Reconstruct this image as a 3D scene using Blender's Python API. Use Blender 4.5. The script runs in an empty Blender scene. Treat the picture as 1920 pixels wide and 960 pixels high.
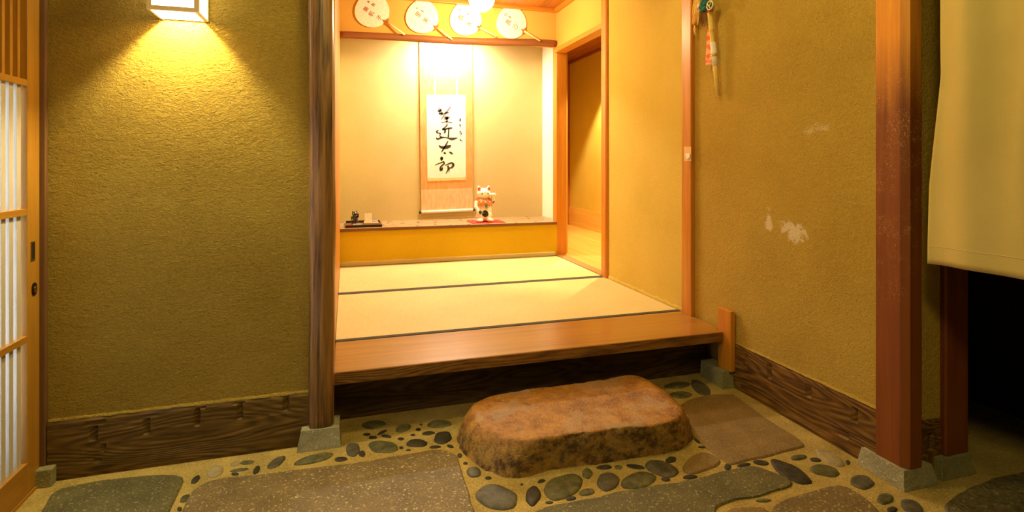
import bpy, bmesh, math, random
from mathutils import Vector, noise
random.seed(7)
C = bpy.context.scene.collection
PI = math.pi

# ------------------------------------------------------------------ camera model
F, CX, H, ZC = 1026., 960., 305., 1.065        # focal length (px), principal column, horizon row, eye height (m)
PSI = math.atan(310 / 1026.)
CP, SP = math.cos(PSI), math.sin(PSI)


def on_z(x, y, z=0.0):
    d = F * (ZC - z) / (y - H); r = (x - CX) / F * d
    return Vector((r * CP + d * SP, -r * SP + d * CP, z))


def on_y(x, y, Y):
    u = (x - CX) / F; d = Y / (CP - u * SP); r = u * d
    return Vector((r * CP + d * SP, Y, ZC - (y - H) / F * d))


def on_x(x, y, X):
    u = (x - CX) / F; d = X / (u * CP + SP); r = u * d
    return Vector((X, -r * SP + d * CP, ZC - (y - H) / F * d))


# ------------------------------------------------------------------ material helpers
def mat(name):
    m = bpy.data.materials.new(name); m.use_nodes = True
    nt = m.node_tree; b = nt.nodes['Principled BSDF']
    return m, nt, b


def N(nt, t, **kw):
    n = nt.nodes.new(t)
    for k, v in kw.items():
        if k in n.inputs: n.inputs[k].default_value = v
        else: setattr(n, k, v)
    return n


def L(nt, a, b): nt.links.new(a, b)


def ramp(nt, fac, stops):
    r = nt.nodes.new('ShaderNodeValToRGB'); e = r.color_ramp.elements
    while len(e) < len(stops): e.new(.5)
    for el, (p, c) in zip(e, stops): el.position = p; el.color = (*c, 1)
    L(nt, fac, r.inputs['Fac']); return r.outputs['Color']


def framp(nt, fac, a, b):
    r = nt.nodes.new('ShaderNodeMapRange'); r.inputs['From Min'].default_value = a; r.inputs['From Max'].default_value = b
    L(nt, fac, r.inputs['Value']); return r.outputs['Result']


def coords(nt, scale=(1, 1, 1), rot=(0, 0, 0), loc=(0, 0, 0)):
    tc = nt.nodes.new('ShaderNodeTexCoord'); mp = nt.nodes.new('ShaderNodeMapping')
    mp.inputs['Scale'].default_value = scale; mp.inputs['Rotation'].default_value = rot; mp.inputs['Location'].default_value = loc
    L(nt, tc.outputs['Object'], mp.inputs['Vector']); return mp.outputs['Vector']


def noise_t(nt, vec, scale, detail=4, rough=.5, dist=0):
    n = N(nt, 'ShaderNodeTexNoise'); n.inputs['Scale'].default_value = scale; n.inputs['Detail'].default_value = detail
    n.inputs['Roughness'].default_value = rough; n.inputs['Distortion'].default_value = dist
    L(nt, vec, n.inputs['Vector']); return n.outputs['Fac']


def bump(nt, b, h, strength, dist=.01):
    n = N(nt, 'ShaderNodeBump'); n.inputs['Strength'].default_value = strength; n.inputs['Distance'].default_value = dist
    L(nt, h, n.inputs['Height']); L(nt, n.outputs['Normal'], b.inputs['Normal']); return n


def math_n(nt, op, a, b=None):
    n = nt.nodes.new('ShaderNodeMath'); n.operation = op
    for i, v in enumerate((a, b)):
        if v is None: continue
        if isinstance(v, (int, float)): n.inputs[i].default_value = v
        else: L(nt, v, n.inputs[i])
    return n.outputs[0]


def mixc(nt, fac, a, b):
    n = nt.nodes.new('ShaderNodeMix'); n.data_type = 'RGBA'
    if isinstance(fac, (int, float)): n.inputs['Factor'].default_value = fac
    else: L(nt, fac, n.inputs['Factor'])
    for k, v in ((6, a), (7, b)):
        if isinstance(v, tuple): n.inputs[k].default_value = (*v, 1)
        else: L(nt, v, n.inputs[k])
    return n.outputs[2]


def plain(name, c, rough=.6, metal=0, coat=0, spec=.5):
    m, nt, b = mat(name)
    v = coords(nt); f = noise_t(nt, v, 60, 3)
    L(nt, ramp(nt, f, [(.3, tuple(x * .9 for x in c)), (.7, tuple(min(1, x * 1.06) for x in c))]), b.inputs['Base Color'])
    b.inputs['Roughness'].default_value = rough; b.inputs['Metallic'].default_value = metal
    b.inputs['Coat Weight'].default_value = coat; b.inputs['Specular IOR Level'].default_value = spec
    return m


def plaster(name, c0, c1, scale=1., strength=.6, stains=(), aniso=(1, 1, 1.6)):
    m, nt, b = mat(name)
    v = coords(nt, aniso)
    f1 = noise_t(nt, v, 125 * scale, 5, .62, .6); f2 = noise_t(nt, v, 3.0, 4, .55); f3 = noise_t(nt, v, 38 * scale, 4, .6, .8)
    h = math_n(nt, 'ADD', f1, math_n(nt, 'MULTIPLY', f3, .9))
    col = ramp(nt, math_n(nt, 'ADD', math_n(nt, 'MULTIPLY', f1, .55), math_n(nt, 'MULTIPLY', f2, .45)), [(.3, c0), (.68, c1)])
    # bits of straw in the earth plaster
    v2 = coords(nt, (1, 1, 2.2), (0.5, 0.3, 0.2)); s = noise_t(nt, v2, 230 * scale, 2, .5, 2.2)
    straw = framp(nt, s, .62, .68)
    col = mixc(nt, math_n(nt, 'MULTIPLY', straw, .55), col, tuple(min(1, x * 1.7) for x in c1))
    for (p, rx, rz, th, amt) in stains:
        w = coords(nt, (0, 1 / rx, 1 / rz), (0, 0, 0), (0, -p[1] / rx, -p[2] / rz))
        ln = nt.nodes.new('ShaderNodeVectorMath'); ln.operation = 'LENGTH'; L(nt, w, ln.inputs[0])
        nn = noise_t(nt, coords(nt), 22, 6, .72, .6)
        k = math_n(nt, 'SUBTRACT', math_n(nt, 'MULTIPLY', nn, 2.8), ln.outputs['Value'])
        k = math_n(nt, 'MULTIPLY', framp(nt, k, th, th + .25), amt)
        col = mixc(nt, k, col, (.95, .86, .62))
    L(nt, col, b.inputs['Base Color'])
    b.inputs['Roughness'].default_value = .92; b.inputs['Specular IOR Level'].default_value = .12
    bump(nt, b, h, strength, .012 / scale)
    return m


def wood(name, c0, c1, axis='X', grain=26., rough=.45, coat=0., bumpk=.12, knots=None, scratch=None, contrast=(.32, .68), fade=None):
    m, nt, b = mat(name)
    k = {'X': (.05, 1, 1), 'Y': (1, .05, 1), 'Z': (1, 1, .05)}[axis]
    v = coords(nt, k)
    f1 = noise_t(nt, v, grain, 5, .6, .9); f2 = noise_t(nt, v, grain * 5, 4, .6)
    f = math_n(nt, 'ADD', math_n(nt, 'MULTIPLY', f1, .72), math_n(nt, 'MULTIPLY', f2, .28))
    mid = tuple((a + c) / 2 for a, c in zip(c0, c1))
    col = ramp(nt, f, [(contrast[0], c0), (.5, mid), (contrast[1], c1)])
    if knots:
        vo = N(nt, 'ShaderNodeTexVoronoi'); vo.inputs['Scale'].default_value = knots[0]
        L(nt, coords(nt, knots[2]), vo.inputs['Vector'])
        kk = math_n(nt, 'SUBTRACT', 1., framp(nt, vo.outputs['Distance'], knots[1] * .6, knots[1]))
        col = mixc(nt, kk, col, tuple(x * .08 for x in c0))
    if fade:                                  # wood colour darker below, lighter above
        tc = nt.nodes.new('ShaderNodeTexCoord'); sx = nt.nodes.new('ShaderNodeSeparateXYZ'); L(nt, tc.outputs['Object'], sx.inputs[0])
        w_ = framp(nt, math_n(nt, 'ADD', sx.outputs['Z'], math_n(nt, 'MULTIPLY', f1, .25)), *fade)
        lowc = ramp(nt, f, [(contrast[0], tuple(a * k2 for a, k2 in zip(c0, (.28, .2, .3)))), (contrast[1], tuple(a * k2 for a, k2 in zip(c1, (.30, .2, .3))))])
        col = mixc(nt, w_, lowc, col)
    if scratch:
        z0, z1, amt, sc = scratch
        sv = coords(nt, (1, 1, .45), (.3, .5, .2)); s1 = noise_t(nt, sv, 170, 3, .6, 3.0)
        s2 = noise_t(nt, coords(nt), 14, 3)
        tc = nt.nodes.new('ShaderNodeTexCoord'); sx = nt.nodes.new('ShaderNodeSeparateXYZ'); L(nt, tc.outputs['Object'], sx.inputs[0])
        zz = sx.outputs['Z']
        mk = math_n(nt, 'MULTIPLY', framp(nt, zz, z0, z0 + .12), math_n(nt, 'SUBTRACT', 1., framp(nt, zz, z1 - .15, z1)))
        mk = math_n(nt, 'MULTIPLY', mk, framp(nt, s2, .44, .58))
        kk = math_n(nt, 'MULTIPLY', math_n(nt, 'MULTIPLY', framp(nt, s1, .595, .635), mk), amt)
        col = mixc(nt, kk, col, sc)
    L(nt, col, b.inputs['Base Color'])
    b.inputs['Roughness'].default_value = rough; b.inputs['Coat Weight'].default_value = coat; b.inputs['Coat Roughness'].default_value = .25
    if bumpk: bump(nt, b, f, bumpk, .004)
    return m


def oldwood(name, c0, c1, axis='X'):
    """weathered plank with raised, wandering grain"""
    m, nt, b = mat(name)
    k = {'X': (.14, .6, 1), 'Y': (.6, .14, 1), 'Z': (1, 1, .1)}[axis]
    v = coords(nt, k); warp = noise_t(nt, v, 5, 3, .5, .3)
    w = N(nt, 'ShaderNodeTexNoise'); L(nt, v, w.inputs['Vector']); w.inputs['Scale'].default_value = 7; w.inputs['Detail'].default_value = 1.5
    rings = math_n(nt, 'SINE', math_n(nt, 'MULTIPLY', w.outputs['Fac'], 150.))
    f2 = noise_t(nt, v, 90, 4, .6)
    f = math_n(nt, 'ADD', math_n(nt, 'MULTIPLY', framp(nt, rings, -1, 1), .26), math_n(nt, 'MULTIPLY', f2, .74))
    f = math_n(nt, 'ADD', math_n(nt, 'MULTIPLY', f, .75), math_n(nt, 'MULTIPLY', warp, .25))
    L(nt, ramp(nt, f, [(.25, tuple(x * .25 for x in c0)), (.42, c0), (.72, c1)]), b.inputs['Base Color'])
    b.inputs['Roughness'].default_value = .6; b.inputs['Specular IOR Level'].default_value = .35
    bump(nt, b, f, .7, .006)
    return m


def granite(name, c0, c1, spk, scale=220., rough=.75, bumpk=.25, amt=.7):
    m, nt, b = mat(name)
    v = coords(nt); f1 = noise_t(nt, v, scale, 3, .65); f2 = noise_t(nt, v, 9, 4, .6); f3 = noise_t(nt, v, scale * .6, 2, .5, .5)
    col = ramp(nt, math_n(nt, 'ADD', math_n(nt, 'MULTIPLY', f1, .6), math_n(nt, 'MULTIPLY', f2, .4)), [(.36, c0), (.62, c1)])
    col = mixc(nt, math_n(nt, 'MULTIPLY', framp(nt, f3, .60, .68), amt), col, spk)
    L(nt, col, b.inputs['Base Color']); b.inputs['Roughness'].default_value = rough
    bump(nt, b, math_n(nt, 'ADD', f1, f3), bumpk, .006)
    return m


def emit(name, c, s):
    m, nt, b = mat(name)
    b.inputs['Base Color'].default_value = (*c, 1)
    b.inputs['Emission Color'].default_value = (*c, 1); b.inputs['Emission Strength'].default_value = s
    return m


# ------------------------------------------------------------------ geometry helpers
ORG = {}


def tag(o, label=None, cat=None, group=None, kind=None):
    if label: o['label'] = label
    if cat: o['category'] = cat
    if group: o['group'] = group
    if kind: o['kind'] = kind
    return o


def thing(name, label, cat, loc, group=None):
    o = bpy.data.objects.new(name, None); C.objects.link(o); o.location = loc; o.empty_display_size = .05
    ORG[o] = Vector(loc); tag(o, label, cat, group); return o


def obj(name, bm, m, parent=None, smooth=False, base=False, bev=0, subd=0, mods=None):
    """link a bmesh (world coordinates) as one mesh object; base=True moves the origin to its base"""
    if parent is not None: off = ORG[parent]
    elif base:
        lo = [min(v.co[i] for v in bm.verts) for i in range(3)]; hi = [max(v.co[i] for v in bm.verts) for i in range(3)]
        off = Vector(((lo[0] + hi[0]) / 2, (lo[1] + hi[1]) / 2, lo[2]))
    else: off = Vector((0, 0, 0))
    bmesh.ops.recalc_face_normals(bm, faces=bm.faces)
    bmesh.ops.translate(bm, verts=bm.verts, vec=-off)
    me = bpy.data.meshes.new(name); bm.to_mesh(me); bm.free(); me.materials.append(m)
    if smooth:
        for p in me.polygons: p.use_smooth = True
    o = bpy.data.objects.new(name, me); C.objects.link(o)
    if parent is not None: o.parent = parent
    elif base: o.location = off
    ORG[o] = off
    if bev:
        md = o.modifiers.new('edge', 'BEVEL'); md.width = bev; md.segments = 2; md.limit_method = 'ANGLE'
    if subd:
        md = o.modifiers.new('round', 'SUBSURF'); md.levels = subd; md.render_levels = subd
    return o


def struct(name, bm, m, **kw):
    o = obj(name, bm, m, **kw); o['kind'] = 'structure'; return o


def box(x0, x1, y0, y1, z0, z1, bm=None):
    bm = bm or bmesh.new()
    vs = [bm.verts.new((x, y, z)) for z in (z0, z1) for x, y in ((x0, y0), (x1, y0), (x1, y1), (x0, y1))]
    for f in ((3, 2, 1, 0), (4, 5, 6, 7), (0, 1, 5, 4), (1, 2, 6, 5), (2, 3, 7, 6), (3, 0, 4, 7)):
        bm.faces.new([vs[i] for i in f])
    return bm


def frustum(b, t, z0, z1, bm=None):
    """block with bottom rectangle b=(x0,x1,y0,y1) and top rectangle t"""
    bm = bm or bmesh.new(); vs = []
    for (x0, x1, y0, y1), z in ((b, z0), (t, z1)):
        vs += [bm.verts.new((x, y, z)) for x, y in ((x0, y0), (x1, y0), (x1, y1), (x0, y1))]
    for f in ((3, 2, 1, 0), (4, 5, 6, 7), (0, 1, 5, 4), (1, 2, 6, 5), (2, 3, 7, 6), (3, 0, 4, 7)):
        bm.faces.new([vs[i] for i in f])
    return bm


def rings(loops, bm=None, cap=True):
    """skin a list of closed loops of equal length"""
    bm = bm or bmesh.new(); R = [[bm.verts.new(p) for p in lp] for lp in loops]; n = len(R[0])
    for a, b in zip(R, R[1:]):
        for i in range(n): bm.faces.new((a[i], a[(i + 1) % n], b[(i + 1) % n], b[i]))
    if cap: bm.faces.new(R[0][::-1]); bm.faces.new(R[-1])
    return bm


def tube(pts, r, n=10, bm=None, cap=True):
    """round bar through pts; r a number or one radius per point"""
    pts = [Vector(p) for p in pts]; loops = []
    for i, p in enumerate(pts):
        d = (pts[min(i + 1, len(pts) - 1)] - pts[max(i - 1, 0)]).normalized()
        a = d.orthogonal().normalized() if i == 0 else (a - d * a.dot(d)).normalized()
        b = d.cross(a); rr = r[i] if isinstance(r, (list, tuple)) else r
        loops.append([p + a * rr * math.cos(t * 2 * PI / n) + b * rr * math.sin(t * 2 * PI / n) for t in range(n)])
    return rings(loops, bm, cap)


def ellipsoid(c, r, bm=None, seg=24, rng=14, rot=None):
    bm = bm or bmesh.new(); g = bmesh.ops.create_uvsphere(bm, u_segments=seg, v_segments=rng, radius=1)
    for v in g['verts']:
        p = Vector((v.co.x * r[0], v.co.y * r[1], v.co.z * r[2]))
        if rot: p.rotate(rot)
        v.co = p + Vector(c)
    return bm


def lathe(prof, c, n=28, bm=None):
    return rings([[(c[0] + r * math.cos(2 * PI * i / n), c[1] + r * math.sin(2 * PI * i / n), c[2] + z) for i in range(n)] for r, z in prof], bm)


def poly_prism(pts, z0, z1, bm=None):
    return rings([[(p[0], p[1], z0) for p in pts], [(p[0], p[1], z1) for p in pts]], bm)


def catmull(P, n=6):
    out = []
    for i in range(len(P) - 1):
        p0, p1, p2, p3 = P[max(i - 1, 0)], P[i], P[i + 1], P[min(i + 2, len(P) - 1)]
        for k in range(n):
            t = k / n
            out.append(tuple(.5 * (2 * b + (c - a) * t + (2 * a - 5 * b + 4 * c - d) * t * t + (3 * b - a - 3 * c + d) * t ** 3) for a, b, c, d in zip(p0, p1, p2, p3)))
    out.append(tuple(P[-1])); return out


def brush(strokes, mp, bm=None):
    """strokes: lists of (x, y, width) on a sheet; mp maps sheet x, y to a point on it"""
    bm = bm or bmesh.new()
    for s in strokes:
        P = catmull(s, 5) if len(s) > 2 else [tuple(a + (b - a) * t / 4 for a, b in zip(s[0], s[-1])) for t in range(5)]
        l, r = [], []
        for i, (x, y, w) in enumerate(P):
            q0, q1 = P[max(i - 1, 0)], P[min(i + 1, len(P) - 1)]
            dx, dy = q1[0] - q0[0], q1[1] - q0[1]; n = math.hypot(dx, dy) or 1
            w = max(w, .5) * .62
            l.append(bm.verts.new(mp(x - dy / n * w, y + dx / n * w))); r.append(bm.verts.new(mp(x + dy / n * w, y - dx / n * w)))
        for i in range(len(P) - 1): bm.faces.new((l[i], l[i + 1], r[i + 1], r[i]))
        for e in (0, -1):                                      # rounded ends
            x, y, w = P[e]; w = max(w, .5) / 2
            bm.faces.new([bm.verts.new(mp(x + w * math.cos(a * PI / 4), y + w * math.sin(a * PI / 4))) for a in range(8)])
    return bm


def nz(p, s, seed=0.): return noise.noise(Vector(p) * s + Vector((seed, seed * 1.7, -seed)))


# ------------------------------------------------------------------ materials
LM = {}
sx = on_x(1477, 432, 1.757); sx2 = on_x(1535, 240, 1.757)
M_wallL = plaster('earth_plaster_coarse', (.33, .21, .030), (.54, .37, .065), 1., 1.2)
M_wallR = plaster('earth_plaster_right', (.48, .31, .05), (.68, .47, .09), 1.15, 1.0,
                  [(sx + Vector((0, -.03, 0)), .115, .052, .75, .75), (on_x(1440, 418, 1.757), .045, .075, .85, .7), (sx2, .14, .04, .95, .35)], aniso=(1, 1, 1))
M_wallI = plaster('fine_plaster_inner', (.56, .40, .07), (.70, .52, .12), 1.6, .25, aniso=(1, 1, 1))
M_wallB = plaster('fine_plaster_alcove', (.54, .42, .175), (.63, .51, .24), 1.8, .14, aniso=(1, 1, 1))
M_dado = plaster('ochre_plaster', (.58, .37, .010), (.68, .46, .02), 1.8, .2, aniso=(1, 1, 1))
M_kokabe = plaster('smooth_plaster', (.68, .37, .075), (.76, .45, .11), 2.2, .08, aniso=(1, 1, 1))
M_white = plaster('white_plaster', (.82, .76, .58), (.9, .84, .68), 2., .08, aniso=(1, 1, 1))
M_log = wood('old_dark_post_wood', (.045, .018, .004), (.40, .20, .055), 'Z', 34, .42, .25, 1.0, contrast=(.36, .68))
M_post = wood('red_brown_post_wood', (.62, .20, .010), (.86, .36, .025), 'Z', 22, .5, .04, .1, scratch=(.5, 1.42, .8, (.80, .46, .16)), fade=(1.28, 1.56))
M_post2 = wood('red_brown_post_wood_plain', (.14, .030, .004), (.25, .065, .010), 'Z', 24, .45, .1, .1)
M_orange = wood('orange_cedar_upright', (.46, .15, .008), (.68, .28, .022), 'Z', 22, .42, .1, .06)
M_orangeY = wood('orange_cedar_lengthwise', (.46, .17, .010), (.68, .30, .03), 'Y', 22, .42, .1, .06)
M_orangeX = wood('orange_cedar_crosswise', (.46, .14, .010), (.66, .26, .025), 'X', 22, .42, .1, .06)
M_board = wood('polished_step_board', (.28, .11, .012), (.50, .23, .035), 'X', 13, .30, .3, .05)
M_edge = M_board
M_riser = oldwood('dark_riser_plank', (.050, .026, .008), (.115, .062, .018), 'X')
M_baseL = oldwood('weathered_plank_left', (.080, .042, .007), (.19, .105, .018), 'X')
M_baseR = oldwood('weathered_plank_right', (.11, .050, .008), (.28, .14, .026), 'Y')
M_floorW = wood('corridor_floor_boards', (.66, .36, .08), (.82, .50, .15), 'X', 12, .22, .35, .03)
M_ceil = wood('ceiling_boards', (.36, .12, .015), (.56, .22, .03), 'Y', 26, .5, 0, .1)
M_shelf = wood('alcove_shelf_board', (.34, .19, .07), (.52, .33, .15), 'X', 14, .4, .2, .06, knots=(15., .26, (1, .6, .01)))
M_beam = wood('bark_brown_beam', (.16, .05, .012), (.36, .13, .035), 'X', 24, .6, 0, .5)
M_door = wood('door_cedar', (.34, .145, .010), (.48, .23, .022), 'Z', 26, .5, .05, .08)
M_doorH = wood('door_cedar_rail', (.34, .145, .010), (.48, .23, .022), 'Y', 26, .5, .05, .08)
M_slat = wood('pale_glare_slat', (.52, .44, .34), (.64, .56, .45), 'Z', 26, .6, 0, .06)  # pale tone paints in the glare of the backlit pane
M_granG = granite('grey_granite', (.19, .175, .10), (.42, .385, .23), (.70, .65, .45), 260, .8, .3)
M_granD = granite('green_grey_granite', (.15, .135, .055), (.32, .285, .13), (.5, .45, .25), 260, .85, .3)
M_slab = granite('speckled_paving', (.10, .066, .022), (.22, .15, .055), (.62, .48, .22), 200, .62, .35, .75)
M_slab2 = granite('brown_paving', (.14, .082, .022), (.26, .165, .052), (.46, .33, .13), 240, .7, .3, .55)
M_slab3 = granite('mossy_paving', (.055, .046, .014), (.14, .118, .038), (.46, .38, .17), 200, .7, .35, .6)
M_mortar = granite('sandy_mortar', (.22, .155, .036), (.52, .37, .10), (.66, .50, .18), 150, .9, .5, .35)
M_wash = granite('washed_gravel_paving', (.045, .037, .018), (.19, .15, .065), (.34, .27, .13), 90, .6, .9, .6)
M_gold = plain('brass_dark', (.30, .20, .08), .35, .9)
M_black = plain('black_lacquer', (.012, .010, .010), .25, 0, .6)
M_blackm = plain('black_matt', (.015, .012, .010), .7)
M_ivory = plain('ivory_paper', (.86, .80, .66), .85)
M_cream = plain('cream_card', (.90, .88, .82), .7)
M_bamboo = plain('bamboo_yellow', (.82, .60, .15), .45)
M_bambooP = plain('bamboo_pale', (.80, .66, .36), .5)
M_collar = plain('fan_collar_orange', (.42, .15, .008), .8)
M_red = plain('red_cloth', (.62, .035, .030), .8)
M_heri = plain('dark_tatami_border', (.060, .050, .030), .85)
M_ink = plain('ink_black', (.030, .026, .022), .9)
M_inkg = plain('ink_thin_grey', (.17, .155, .13), .9)
M_redink = plain('red_brown_ink', (.40, .07, .012), .9)
M_redinkp = plain('faded_red_ink', (.72, .42, .24), .9)


def tatami_mat():
    m, nt, b = mat('tatami_rush')
    w = N(nt, 'ShaderNodeTexWave'); w.wave_type = 'BANDS'; w.bands_direction = 'X'; w.inputs['Scale'].default_value = 60
    w.inputs['Distortion'].default_value = .4
    v = coords(nt); L(nt, v, w.inputs['Vector']); f = noise_t(nt, coords(nt, (1, .08, 1)), 160, 3); f2 = noise_t(nt, v, 2.5, 2)
    g = math_n(nt, 'ADD', math_n(nt, 'MULTIPLY', f, .5), math_n(nt, 'MULTIPLY', f2, .5))
    L(nt, ramp(nt, g, [(.35, (.66, .52, .20)), (.65, (.76, .62, .27))]), b.inputs['Base Color'])
    b.inputs['Roughness'].default_value = .6; bump(nt, b, w.outputs['Fac'], .12, .002); return m


M_tatami = tatami_mat()


def stone_mat():
    m, nt, b = mat('rusty_granite_boulder')
    v = coords(nt); f1 = noise_t(nt, v, 11, 6, .65, .5); f2 = noise_t(nt, v, 190, 3, .6); f3 = noise_t(nt, v, 48, 5, .65)
    f4 = noise_t(nt, coords(nt, (1, 1, 1), (0, 0, .7)), 7, 3, .5, .8)
    col = ramp(nt, math_n(nt, 'ADD', math_n(nt, 'MULTIPLY', f1, .6), math_n(nt, 'MULTIPLY', f3, .4)),
               [(.34, (.13, .06, .012)), (.45, (.34, .135, .018)), (.55, (.46, .21, .026)), (.70, (.56, .33, .085))])
    col = mixc(nt, math_n(nt, 'MULTIPLY', framp(nt, f4, .50, .60), .55), col, (.42, .28, .16))
    col = mixc(nt, math_n(nt, 'MULTIPLY', framp(nt, f2, .56, .66), .45), col, (.62, .42, .20))
    # darker, mottled flanks
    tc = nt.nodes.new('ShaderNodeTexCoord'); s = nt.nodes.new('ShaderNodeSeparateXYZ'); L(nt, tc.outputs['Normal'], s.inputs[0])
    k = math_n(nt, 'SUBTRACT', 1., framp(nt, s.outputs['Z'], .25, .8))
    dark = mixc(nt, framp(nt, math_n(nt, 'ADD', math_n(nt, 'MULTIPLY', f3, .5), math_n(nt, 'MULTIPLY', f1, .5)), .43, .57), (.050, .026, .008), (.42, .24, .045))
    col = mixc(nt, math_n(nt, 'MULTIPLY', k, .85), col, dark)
    L(nt, col, b.inputs['Base Color']); b.inputs['Roughness'].default_value = .48
    bump(nt, b, math_n(nt, 'ADD', f3, math_n(nt, 'MULTIPLY', f2, .5)), .7, .012); return m


M_stone = stone_mat()


def pebble_mat(name, c0, c1):
    m, nt, b = mat(name); v = coords(nt); f = noise_t(nt, v, 30, 5, .6, .8)
    L(nt, ramp(nt, f, [(.35, c0), (.65, c1)]), b.inputs['Base Color']); b.inputs['Roughness'].default_value = .6; b.inputs['Specular IOR Level'].default_value = .3
    bump(nt, b, f, .35, .004); return m


M_peb = [pebble_mat('river_pebble_dark', (.022, .018, .012), (.055, .046, .028)),
         pebble_mat('river_pebble_grey', (.055, .048, .030), (.125, .108, .068)),
         pebble_mat('river_pebble_green', (.06, .056, .022), (.15, .135, .055)),
         pebble_mat('river_pebble_pale', (.26, .205, .11), (.38, .30, .16))]


def cloth_mat():
    m, nt, b = mat('cream_linen')
    v = coords(nt); a = noise_t(nt, coords(nt, (1, 1, .06)), 260, 2); c = noise_t(nt, coords(nt, (1, .06, 1)), 260, 2); f = noise_t(nt, v, 4, 3)
    # weave and a few stains
    L(nt, ramp(nt, f, [(.3, (.54, .43, .14)), (.7, (.62, .50, .17))]), b.inputs['Base Color'])
    b.inputs['Roughness'].default_value = .9; b.inputs['Specular IOR Level'].default_value = .1
    bump(nt, b, math_n(nt, 'ADD', a, c), .15, .002); return m


M_noren = cloth_mat()


def brocade(name, c0, c1):
    m, nt, b = mat(name); v = coords(nt, (1, 1, .25)); f = noise_t(nt, v, 45, 3, .6)
    L(nt, ramp(nt, f, [(.35, c0), (.65, c1)]), b.inputs['Base Color']); b.inputs['Roughness'].default_value = .7; return m


M_mount = brocade('rust_brocade', (.66, .27, .07), (.78, .36, .11))
M_mount2 = brocade('tan_silk', (.66, .42, .20), (.76, .54, .30))
M_strip = brocade('gold_silk_strip', (.72, .50, .18), (.80, .60, .26))


def paper_glow(name):
    m, nt, b = mat(name); v = coords(nt); f = noise_t(nt, v, 40, 3)
    c = ramp(nt, f, [(.3, (1., .86, .60)), (.7, (1., .92, .70))])
    L(nt, c, b.inputs['Base Color']); L(nt, c, b.inputs['Emission Color']); b.inputs['Emission Strength'].default_value = 4.; return m


M_lampaper = paper_glow('lit_lantern_paper')
M_globe = emit('lit_opal_glass', (1., .90, .70), 12.)


def pane_mat():
    m, nt, b = mat('frosted_glass')
    tr = nt.nodes.new('ShaderNodeBsdfTranslucent'); mx = nt.nodes.new('ShaderNodeMixShader'); mx.inputs[0].default_value = .75
    f = noise_t(nt, coords(nt), 12, 2)
    L(nt, ramp(nt, f, [(.3, (.80, .85, .92)), (.7, (.86, .90, .97))]), tr.inputs['Color'])
    b.inputs['Base Color'].default_value = (.7, .74, .8, 1); b.inputs['Roughness'].default_value = .3
    out = nt.nodes['Material Output']; L(nt, b.outputs[0], mx.inputs[1]); L(nt, tr.outputs[0], mx.inputs[2]); L(nt, mx.outputs[0], out.inputs['Surface'])
    return m


M_pane = pane_mat()

# ================================================================== SETTING
ZT = .256                                          # level of the raised tatami room
# floor of the entrance with paving slabs and pebbles set in mortar
floor = struct('floor', box(-1.6, 3.2, -.8, 2.42, -.12, 0), M_mortar)
slabs = [
    ([(75, 962), (98, 922), (150, 906), (250, 893), (348, 887), (333, 930), (318, 960), (300, 1040), (10, 1040)], M_slab3),
    ([(367, 903), (480, 890), (640, 872), (780, 848), (826, 842), (848, 846), (860, 862), (869, 885), (881, 925), (888, 960), (896, 1040), (320, 1040), (343, 960)], M_slab),
    ([(983, 960), (1073, 942), (1140, 927), (1217, 912), (1303, 898), (1360, 882), (1407, 873), (1437, 878), (1475, 895), (1492, 908), (1440, 925), (1395, 935), (1355, 943), (1338, 960), (1325, 1040), (950, 1040)], M_slab3),
    ([(1268, 752), (1363, 735), (1387, 747), (1440, 787), (1518, 832), (1493, 843), (1440, 853), (1373, 870), (1360, 867), (1323, 837), (1300, 820), (1285, 790)], M_slab2),
    ([(1279, 871), (1297, 851), (1320, 845), (1352, 859), (1347, 872), (1307, 888), (1284, 887)], M_slab2),
    ([(1453, 942), (1513, 923), (1573, 907), (1600, 917), (1633, 940), (1650, 960), (1680, 1040), (1420, 1040), (1442, 970)], M_slab),
    ([(1352, 956), (1407, 947), (1440, 956), (1446, 972), (1415, 1040), (1345, 1040)], M_slab2),
    ([(1762, 950), (1800, 922), (1842, 903), (1900, 888), (1990, 872), (2060, 1040), (1830, 1040)], M_wash),
]


def smooth_outline(pts, k=2):
    for _ in range(k):
        q = []
        for a, b in zip(pts, pts[1:] + pts[:1]): q += [a * .75 + b * .25, a * .25 + b * .75]
        pts = q
    return pts


for si, (px, m) in enumerate(slabs):
    P = smooth_outline([on_z(x, y, .004) for x, y in px], 2)
    c = sum(P, Vector()) / len(P); P2 = [p + Vector((nz(p, 14, si) * .008, nz(p, 14, si + 5) * .008, 0)) for p in P]
    ins = [p + (c - p).normalized() * .006 for p in P2]
    bm = rings([[(p.x, p.y, -.01) for p in P2], [(p.x, p.y, .002) for p in P2], [(p.x, p.y, .006) for p in ins]])
    obj('paving_slab', bm, m, floor)

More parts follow.
